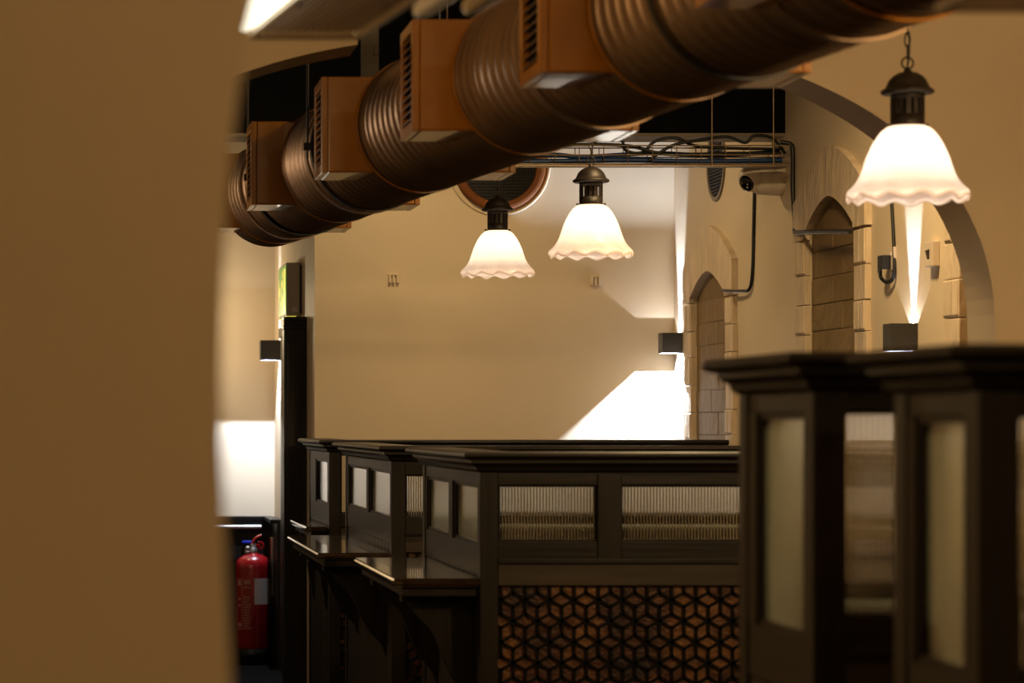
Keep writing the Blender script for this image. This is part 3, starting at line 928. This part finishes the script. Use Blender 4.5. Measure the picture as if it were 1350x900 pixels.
bmesh.ops.transform(bm, matrix=Matrix.Translation(c) @ q, verts=bm.verts)
obj('lens', bm, 'lens', ball)
bm = B()
for u in (-.008, .008):
    bmesh.ops.create_uvsphere(bm, u_segments=10, v_segments=8, radius=.0045, matrix=Matrix.Translation(c) @ q @ Matrix.Translation((u, -.016, .0685)))
obj('infrared_leds', bm, 'white_plastic', ball)

# ------------------------------------------------------------------ round vents
def mesh_disc(bm, cx, cy, cz, r, axis, step=.016, t=.003, off=0):
    n = int(r / step)
    for k in range(-n, n + 1):
        u = k * step; L = math.sqrt(max(0, r * r - u * u))
        if axis == 'Y':
            box(bm, cx + u - t / 2, cx + u + t / 2, cy - t, cy, cz - L, cz + L); box(bm, cx - L, cx + L, cy - 2 * t, cy - t, cz + u - t / 2, cz + u + t / 2)
        else:
            box(bm, cx - t, cx, cy + u - t / 2, cy + u + t / 2, cz - L, cz + L); box(bm, cx - 2 * t, cx - t, cy - L, cy + L, cz + u - t / 2, cz + u + t / 2)
vx, vz, vr = 2.147, 2.840, .240
v = thing('round_wall_vent', 'round mesh vent with orange wooden ring on the back wall behind the smallest pendant', 'wall vent', (vx, YB, vz))
bm = B(); lathe(bm, [(.196, -.002), (.196, -.026), (.202, -.034), (.234, -.034), (.240, -.028), (.240, -.002)], (vx, YB, vz), axis='Y', seg=64, cap0=False, cap1=False); obj('ring', bm, 'ring', v)
bm = B(); lathe(bm, [(.001, -.004), (.197, -.004)], (vx, YB, vz), axis='Y', seg=48, cap1=False); obj('backing_disc', bm, 'mesh_black', v)
bm = B(); mesh_disc(bm, vx, YB - .008, vz, .195, 'Y'); obj('wire_mesh', bm, 'mesh_line', v)
bm = B(); tube(bm, [(vx + .262 * math.cos(a), YB - .006, vz + .262 * math.sin(a)) for a in [2 * PI * k / 64 for k in range(64)]], .007, 8, True); obj('plaster_rim', bm, 'plate', v)
vy, vz2 = 13.05, 2.755
v = thing('round_wall_vent', 'narrow-looking round vent with grey ring on the right wall behind the tray', 'wall vent', (XR, vy, vz2))
bm = B(); lathe(bm, [(.164, -.001), (.164, -.008), (.167, -.010), (.180, -.010), (.184, -.008), (.184, .002)], (XR, vy, vz2), axis='X', seg=56, cap0=False, cap1=False); obj('ring', bm, 'ring_grey', v)
bm = B(); lathe(bm, [(.001, -.002), (.165, -.002)], (XR, vy, vz2), axis='X', seg=48, cap1=False); obj('backing_disc', bm, 'mesh_black', v)
bm = B(); mesh_disc(bm, XR - .002, vy, vz2, .164, 'X', t=.002); obj('wire_mesh', bm, 'mesh_line', v)

# ------------------------------------------------------------------ small plates on the back wall
def wall_fixing(px, py, label):
    X = (px - VX) * YB / FPX; Z = EYE + (VY - py) * YB / FPX
    t = thing('wall_bracket', label, 'wall bracket', (X, YB, Z), 'small painted brackets on the back wall')
    bm = B(); box(bm, X - .029, X + .029, YB - .004, YB, Z - .026, Z + .026, .0015); obj('back_plate', bm, 'plate', t)
    for k, u in enumerate((-.021, -.002, .019)):
        bm = B(); box(bm, X + u - .0065, X + u + .0065, YB - .022, YB - .003, Z - .024, Z + (.024 if k != 1 else .014), .003); obj('lug', bm, 'plate', t)
    bm = B(); box(bm, X - .02, X + .02, YB - .018, YB - .003, Z + .016, Z + .024, .002); obj('bridge', bm, 'plate', t)
wall_fixing(519, 367, 'small painted wall bracket left of the smallest pendant')
wall_fixing(785, 370, 'small painted wall bracket below the middle pendant')

# ------------------------------------------------------------------ switch plate and junction box on the right wall
def on_wall(px): return XR * FPX / (px - VX)
ys = on_wall(1234); zs = EYE + (VY - 335) * ys / FPX
t = thing('light_switch', 'pale metal switch plate on the right wall, right of the white beam', 'light switch', (XR, ys, zs))
bm = B(); box(bm, XR - .028, XR, ys - .045, ys + .045, zs - .046, zs + .046, .004); obj('plate', bm, 'white_plastic', t)
bm = B(); prism(bm, [(XR - .028, zs - .018), (XR - .036, zs + .014), (XR - .028, zs + .018)], 'Y', ys - .013, ys + .013); obj('rocker', bm, 'lens', t)
ys = on_wall(1178); zs = EYE + (VY - 341) * ys / FPX
t = thing('wall_socket', 'white wall socket plate left of the white beam', 'wall socket', (XR, ys, zs))
bm = B(); box(bm, XR - .012, XR, ys - .042, ys + .042, zs - .044, zs + .044, .004); obj('plate', bm, 'white_plastic', t)
bm = B(); box(bm, XR - .016, XR - .0118, ys - .012, ys + .012, zs + .012, zs + .026, .001); obj('switch', bm, 'white_plastic', t)
ysj, zsj = ys + .02, zs - .012
t = thing('black_plug', 'black plug adapter stuck in the white socket plate', 'plug', (XR - .0125, ysj, zsj))
bm = B(); box(bm, XR - .048, XR - .0125, ysj - .030, ysj + .030, zsj - .026, zsj + .026, .006); obj('body', bm, 'blackcable', t)
bm = B(); tube(bm, [(XR - .046, ysj, zsj - .02), (XR - .05, ysj, zsj - .04)], .006, 8); obj('strain_relief', bm, 'blackcable', t)

# ------------------------------------------------------------------ exit sign above the door
t = thing('exit_sign', 'lit green exit sign box over the black door casing', 'exit sign', (XD, 15.11, 2.09))
ya, yb, za, zb, xl = 14.83, 15.39, 2.086, 2.380, 1.100
bm = B(); box(bm, xl, XD - .012, ya, yb, za, zb, .004); h = obj('housing', bm, 'exit_grey', t)
bm = B(); box(bm, XD - .012, XD, ya + .015, yb - .015, za + .015, zb - .015); obj('mount', bm, 'blackcable', t)
bm = B(); box(bm, xl - .003, xl, ya + .012, yb - .012, za + .012, zb - .012); f = obj('sign_face', bm, 'exit_green', t)
bm = B(); xx = xl - .004
def sq(y0, y1, z0, z1): box(bm, xx, xl - .0028, y0, y1, z0, z1)
# doorway, arrow and running figure, simple pictogram
sq(14.86, 14.99, 2.11, 2.35)
obj('door_symbol', bm, 'exit_white', f)
bm = B()
prism(bm, [(15.26, 2.26), (15.33, 2.26), (15.33, 2.31), (15.37, 2.235), (15.33, 2.16), (15.33, 2.21), (15.26, 2.21)], 'X', xx, xl - .0028)
obj('arrow_symbol', bm, 'exit_white', f)
bm = B()
lathe(bm, [(.001, 0), (.022, 0), (.022, .001), (.001, .0012)], (xx, 15.08, 2.325), axis='X', seg=16)
for a, b in (((15.10, 2.295), (15.13, 2.215)), ((15.10, 2.29), (15.05, 2.25)), ((15.12, 2.29), (15.17, 2.265)), ((15.13, 2.215), (15.08, 2.18)), ((15.08, 2.18), (15.09, 2.12)), ((15.13, 2.215), (15.17, 2.17)), ((15.17, 2.17), (15.215, 2.165))):
    dy, dz = b[0] - a[0], b[1] - a[1]; L = math.hypot(dy, dz); ny, nz = -dz / L * .010, dy / L * .010
    prism(bm, [(a[0] + ny, a[1] + nz), (a[0] - ny, a[1] - nz), (b[0] - ny, b[1] - nz), (b[0] + ny, b[1] + nz)], 'X', xx, xl - .0028)
obj('running_figure_symbol', bm, 'exit_white', f)
bm = B(); box(bm, 1.130, 1.160, ya - .0012, ya, 2.108, 2.134); obj('rating_label', bm, 'label', h)
bm = B(); box(bm, xl + .002, XD - .03, ya + .02, yb - .02, za - .004, za); obj('light_slot', bm, 'exit_white', h)

# ------------------------------------------------------------------ fire extinguisher
ex, ey = 1.03, 16.66
t = thing('fire_extinguisher', 'red fire extinguisher standing on the floor by the dark panelling', 'fire extinguisher', (ex, ey, 0))
bm = B(); lathe(bm, [(.095, .0), (.108, .004), (.108, .10), (.104, .104)], (ex, ey, 0), seg=40); obj('foot_ring', bm, 'panel_black', t)
bm = B(); lathe(bm, [(.100, .09), (.108, .10), (.109, .12), (.109, .60), (.106, .625), (.098, .645), (.082, .662), (.060, .675), (.036, .683), (.026, .69)], (ex, ey, 0), seg=48); body = obj('cylinder', bm, 'red', t)
bm = B(); lathe(bm, [(.026, .683), (.028, .69), (.028, .715), (.020, .72), (.020, .745)], (ex, ey, 0), seg=20)
vl = obj('valve', bm, 'steel', t)
bm = B(); box(bm, ex - .02, ex + .045, ey - .014, ey + .014, .722, .742, .004)
tube(bm, smooth_path([(ex - .01, ey, .735), (ex + .01, ey, .772), (ex + .035, ey, .790), (ex + .05, ey, .793)]), .010, 8); obj('lever', bm, 'red', vl)
bm = B(); tube(bm, smooth_path([(ex + .015, ey, .715), (ex + .05, ey, .712), (ex + .062, ey, .735), (ex + .045, ey, .755), (ex + .03, ey, .748)]), .008, 8); obj('carry_handle', bm, 'red', vl)
bm = B(); box(bm, ex - .07, ex - .012, ey - .02, ey - .008, .748, .764, .003); obj('safety_tag', bm, 'blue', vl)
bm = B(); lathe(bm, [(.002, 0), (.016, .0), (.017, .006), (.002, .01)], (ex - .034, ey - .03, .715), axis='Y', seg=18); obj('pressure_gauge', bm, 'steel', vl)
bm = B(); lathe(bm, [(.002, 0), (.013, .0), (.013, .03), (.002, .03)], (ex - .05, ey - .02, .692), axis='X', seg=14); obj('hose_fitting', bm, 'steel', vl)
bm = B(); tube(bm, smooth_path([(ex - .02, ey + .015, .705), (ex - .02, ey + .07, .70), (ex + .01, ey + .12, .62), (ex + .03, ey + .122, .45), (ex + .03, ey + .122, .25)]), .012, 10); obj('hose', bm, 'blackcable', vl)
def wrap(a0, a1, z0, z1, r):
    b2 = B(); n = 14; lo = []; hi = []
    for i in range(n + 1):
        a = math.radians(a0 + (a1 - a0) * i / n)
        lo.append(b2.verts.new((ex + r * math.sin(a), ey - r * math.cos(a), z0))); hi.append(b2.verts.new((ex + r * math.sin(a), ey - r * math.cos(a), z1)))
    for i in range(n): b2.faces.new((lo[i], lo[i + 1], hi[i + 1], hi[i]))
    return b2
obj('inspection_label', wrap(0, 68, .375, .535, .1098), 'label', body)['label'] = 'white inspection label'
# printed instruction panel: frame bars, heading and lines of small print
bm = B()
def merge(b2):
    me = bpy.data.meshes.new('tmp'); b2.to_mesh(me); b2.free(); bm.from_mesh(me); bpy.data.meshes.remove(me)
merge(wrap(-64, -62, .22, .53, .1098)); merge(wrap(-42, -40.5, .22, .53, .1098)); merge(wrap(-64, -40, .22, .224, .1098)); merge(wrap(-64, -40, .526, .53, .1098))
merge(wrap(-62, -46, .49, .52, .1098)); merge(wrap(-60, -48, .40, .414, .1098)); merge(wrap(-60, -48, .36, .374, .1098)); merge(wrap(-62, -44, .235, .26, .1098))
merge(wrap(-34, -12, .50, .525, .1098)); merge(wrap(-36, -8, .475, .483, .1098))
for k in range(13): merge(wrap(-36, -10 - (k * 7) % 9, .225 + k * .016, .232 + k * .016, .1098))
obj('instruction_print', bm, 'pinktext', body)['label'] = 'pale printed instructions'

# sign seen edge-on and grab rail on the dado
yg = 16.72
t = thing('fire_notice', 'red and white notice plate seen edge-on beside the fire extinguisher', 'sign', (XD - .031, yg, .45))
bm = B(); box(bm, XD - .046, XD - .031, yg - .05, yg + .05, .42, .78, .002); pl = obj('plate', bm, 'label', t)
bm = B(); box(bm, XD - .0475, XD - .046, yg - .05, yg + .05, .60, .78); obj('red_field', bm, 'red', pl)
bm = B(); tube(bm, [(-1.2, YL - .115, .838), (1.095, YL - .115, .838)], .016, 12)
for xx in (-1.0, -.2, .4, 1.0): tube(bm, [(xx, YL - .115, .838), (xx, YL - .028, .838)], .008, 8)
o = obj('dado_rail', bm, 'steel', None, origin=(-1.2, YL - .115, .838)); tag(o, 'steel rail on the black panelling above the fire extinguisher', 'rail')

# ------------------------------------------------------------------ overhead bar rack at the top of the view
def rk(px, py, Y): return Vector(((px - VX) * Y / FPX, Y, EYE + (VY - py) * Y / FPX))
YK = 4.3
P0 = rk(331, 48, YK); P1 = rk(470, 48, YK)
rd = Vector((DK, 1, 0)).normalized()
def rp(u, v, z=0):      # u across (m from the left edge), v metres toward the camera
    return P0 + Vector((u, 0, z)) - rd * v
Wd = (P1 - P0).x
t = thing('overhead_glass_rack', 'wire mesh bar rack hanging at the top left with a bright lit edge', 'rack', P0)
bm = B()
for u in (0, Wd): tube(bm, [rp(u, 0), rp(u, 1.8)], .006, 8)
for v_ in (0, .9, 1.8): tube(bm, [rp(0, v_), rp(Wd, v_)], .005, 8)
tube(bm, [rp(Wd, 0, .05), rp(Wd, 1.8, .05)], .005, 8)
tube(bm, [rp(Wd, 0, 0), rp(Wd, 0, .05)], .005, 8)
obj('frame', bm, 'rack_frame', t)
bm = B(); n = 14
for k in range(1, n): tube(bm, [rp(Wd * k / n, .004, .004), rp(Wd * k / n, 1.79, .004)], .0024, 5)
for k in range(1, 60): tube(bm, [rp(.003, k * .03, .006), rp(Wd - .003, k * .03, .006)], .0022, 4)
obj('mesh_base', bm, 'rack_mesh', t)
for u, v_ in ((.02, .3), (Wd - .02, .3), (.02, 1.5), (Wd - .02, 1.5)):
    bm = B(); p = rp(u, v_); tube(bm, [p, (p.x, p.y, CEIL)], .004, 6); obj('hanger_rod', bm, 'hangiron', t)
bm = B()
for k, (a, b) in enumerate(((-.060, .0), )):
    c = [rp(a, .02, .004), rp(b - .008, .02, .004), rp(b - .008, 1.7, .004), rp(a, 1.7, .004)]
    d2 = [p + Vector((0, 0, .03)) for p in c]
    V = [bm.verts.new(p) for p in c + d2]
    for f in ((0, 1, 2, 3), (7, 6, 5, 4), (0, 4, 5, 1), (1, 5, 6, 2), (2, 6, 7, 3), (3, 7, 4, 0)): bm.faces.new([V[i] for i in f])
o = obj('strip_light', bm, 'lamp_diffuser', t); o['label'] = 'bright white strip light'
# steel rails right of the rack
for (px, py, lab) in ((553, 14, 'left polished rail end beside the mesh rack at the top'), (618, 10, 'right polished rail end at the top above the duct')):
    p = rk(px, py, 4.25)
    t2 = thing('hanging_rail', lab, 'rail', p, 'polished rails hanging at the top')
    bm = B(); tube(bm, [p, p - rd * .02, p - rd * .04, p - rd * 1.6], [.011, .0145, .0155, .0155], 16); obj('tube', bm, 'rail_pale', t2)
    for f in (.5, 1.4):
        bm = B(); q = p - rd * f; tube(bm, [q + Vector((0, 0, .012)), (q.x, q.y, CEIL)], .004, 6); obj('hanger_rod', bm, 'hangiron', t2)
# shelf with tumblers at the top right corner
YS = 3.2
q0 = rk(1236, 15, YS); q1 = rk(1500, 17, YS)
t = thing('overhead_glass_shelf', 'overhead brown shelf edge at the top right corner', 'shelf', q0)
bm = B(); box(bm, q0.x, q1.x, YS, YS + .012, q0.z, q0.z + .011, .002); box(bm, q0.x, q1.x, YS - .5, YS - .49, q0.z, q0.z + .011, .002)
box(bm, q0.x, q0.x + .01, YS - .49, YS, q0.z, q0.z + .011, .002); box(bm, q1.x - .01, q1.x, YS - .49, YS, q0.z, q0.z + .011, .002); obj('frame', bm, 'rack_mesh', t)
bm = B()
k = 0
while k * .02 < .47: tube(bm, [(q0.x + .005, YS - .48 + k * .02, q0.z + .009), (q1.x - .005, YS - .48 + k * .02, q0.z + .009)], .0022, 5); k += 1
obj('slats', bm, 'rack_mesh', t)
for xx in (q0.x + .006, q1.x - .006):
    bm = B(); tube(bm, [(xx, YS - .2, q0.z + .01), (xx, YS - .2, CEIL)], .004, 6); obj('hanger_rod', bm, 'hangiron', t)

# ------------------------------------------------------------------ lights outside the frame: wall lamps and added fill
def area(name, loc, size, power, col, rot=(0, 0, 0)):
    l = bpy.data.lights.new(name, 'AREA'); l.shape = 'DISK'; l.size = size; l.energy = power; l.color = col
    o = bpy.data.objects.new(name, l); COL.objects.link(o); o.location = loc; o.rotation_euler = rot; return o
WARM = (1, .70, .33)
point('bar_fill_light', (2.5, 4.3, 2.25), 100, WARM, .10)  # added fill without a fixture, brightens the arch wall at right
point('bar_fill_light', (1.3, .6, 2.6), 26, WARM, .10)  # added near the camera, no fixture, to light the pillar face
point('bar_fill_light', (-1.2, 5.2, 2.3), 52, WARM, .10)  # added behind the pillar, no fixture, for the vent boxes and rack
area('ceiling_fill', (2.3, 9.3, CEIL - .03), .3, 50, WARM)  # added unseen disc above the arch top, brightens the far room
area('ceiling_fill', (1.7, 12.8, CEIL - .03), .3, 22, WARM)  # second added disc, no lamp there, brightens the back wall
point('left_wall_lamp', (-1.15, 10.4, 2.35), 30, (1, .84, .62), .08)
point('corridor_wall_lamp', (.45, 16.5, 2.15), 20, (1, .80, .50), .05)

# ------------------------------------------------------------------ world, camera, view
w = bpy.data.worlds.new('room_ambient'); SC.world = w; w.use_nodes = True
w.node_tree.nodes['Background'].inputs[0].default_value = (1, .8, .55, 1)
w.node_tree.nodes['Background'].inputs[1].default_value = .004

cd = bpy.data.cameras.new('camera'); co = bpy.data.objects.new('camera', cd); COL.objects.link(co)
co.location = (0, 0, EYE); co.rotation_euler = (PI / 2, 0, 0)
cd.sensor_width = 36; cd.lens = FPX * 36 / 1350
cd.shift_x = (675 - VX) / 1350; cd.shift_y = -(450 - VY) / 1350
cd.clip_start = .05; cd.clip_end = 60
cd.dof.use_dof = True; cd.dof.focus_distance = 11.5; cd.dof.aperture_fstop = 4.9
SC.camera = co
SC.view_settings.view_transform = 'Standard'; SC.view_settings.look = 'None'
SC.view_settings.gamma = 1; SC.view_settings.use_curve_mapping = False
SC.view_settings.exposure = 0.0
SC.cycles.use_denoising = True
SC.cycles.max_bounces = 14; SC.cycles.transmission_bounces = 12; SC.cycles.diffuse_bounces = 5; SC.cycles.glossy_bounces = 5
SC.cycles.transparent_max_bounces = 12
SC.cycles.caustics_reflective = False
SC.cycles.sample_clamp_indirect = 6
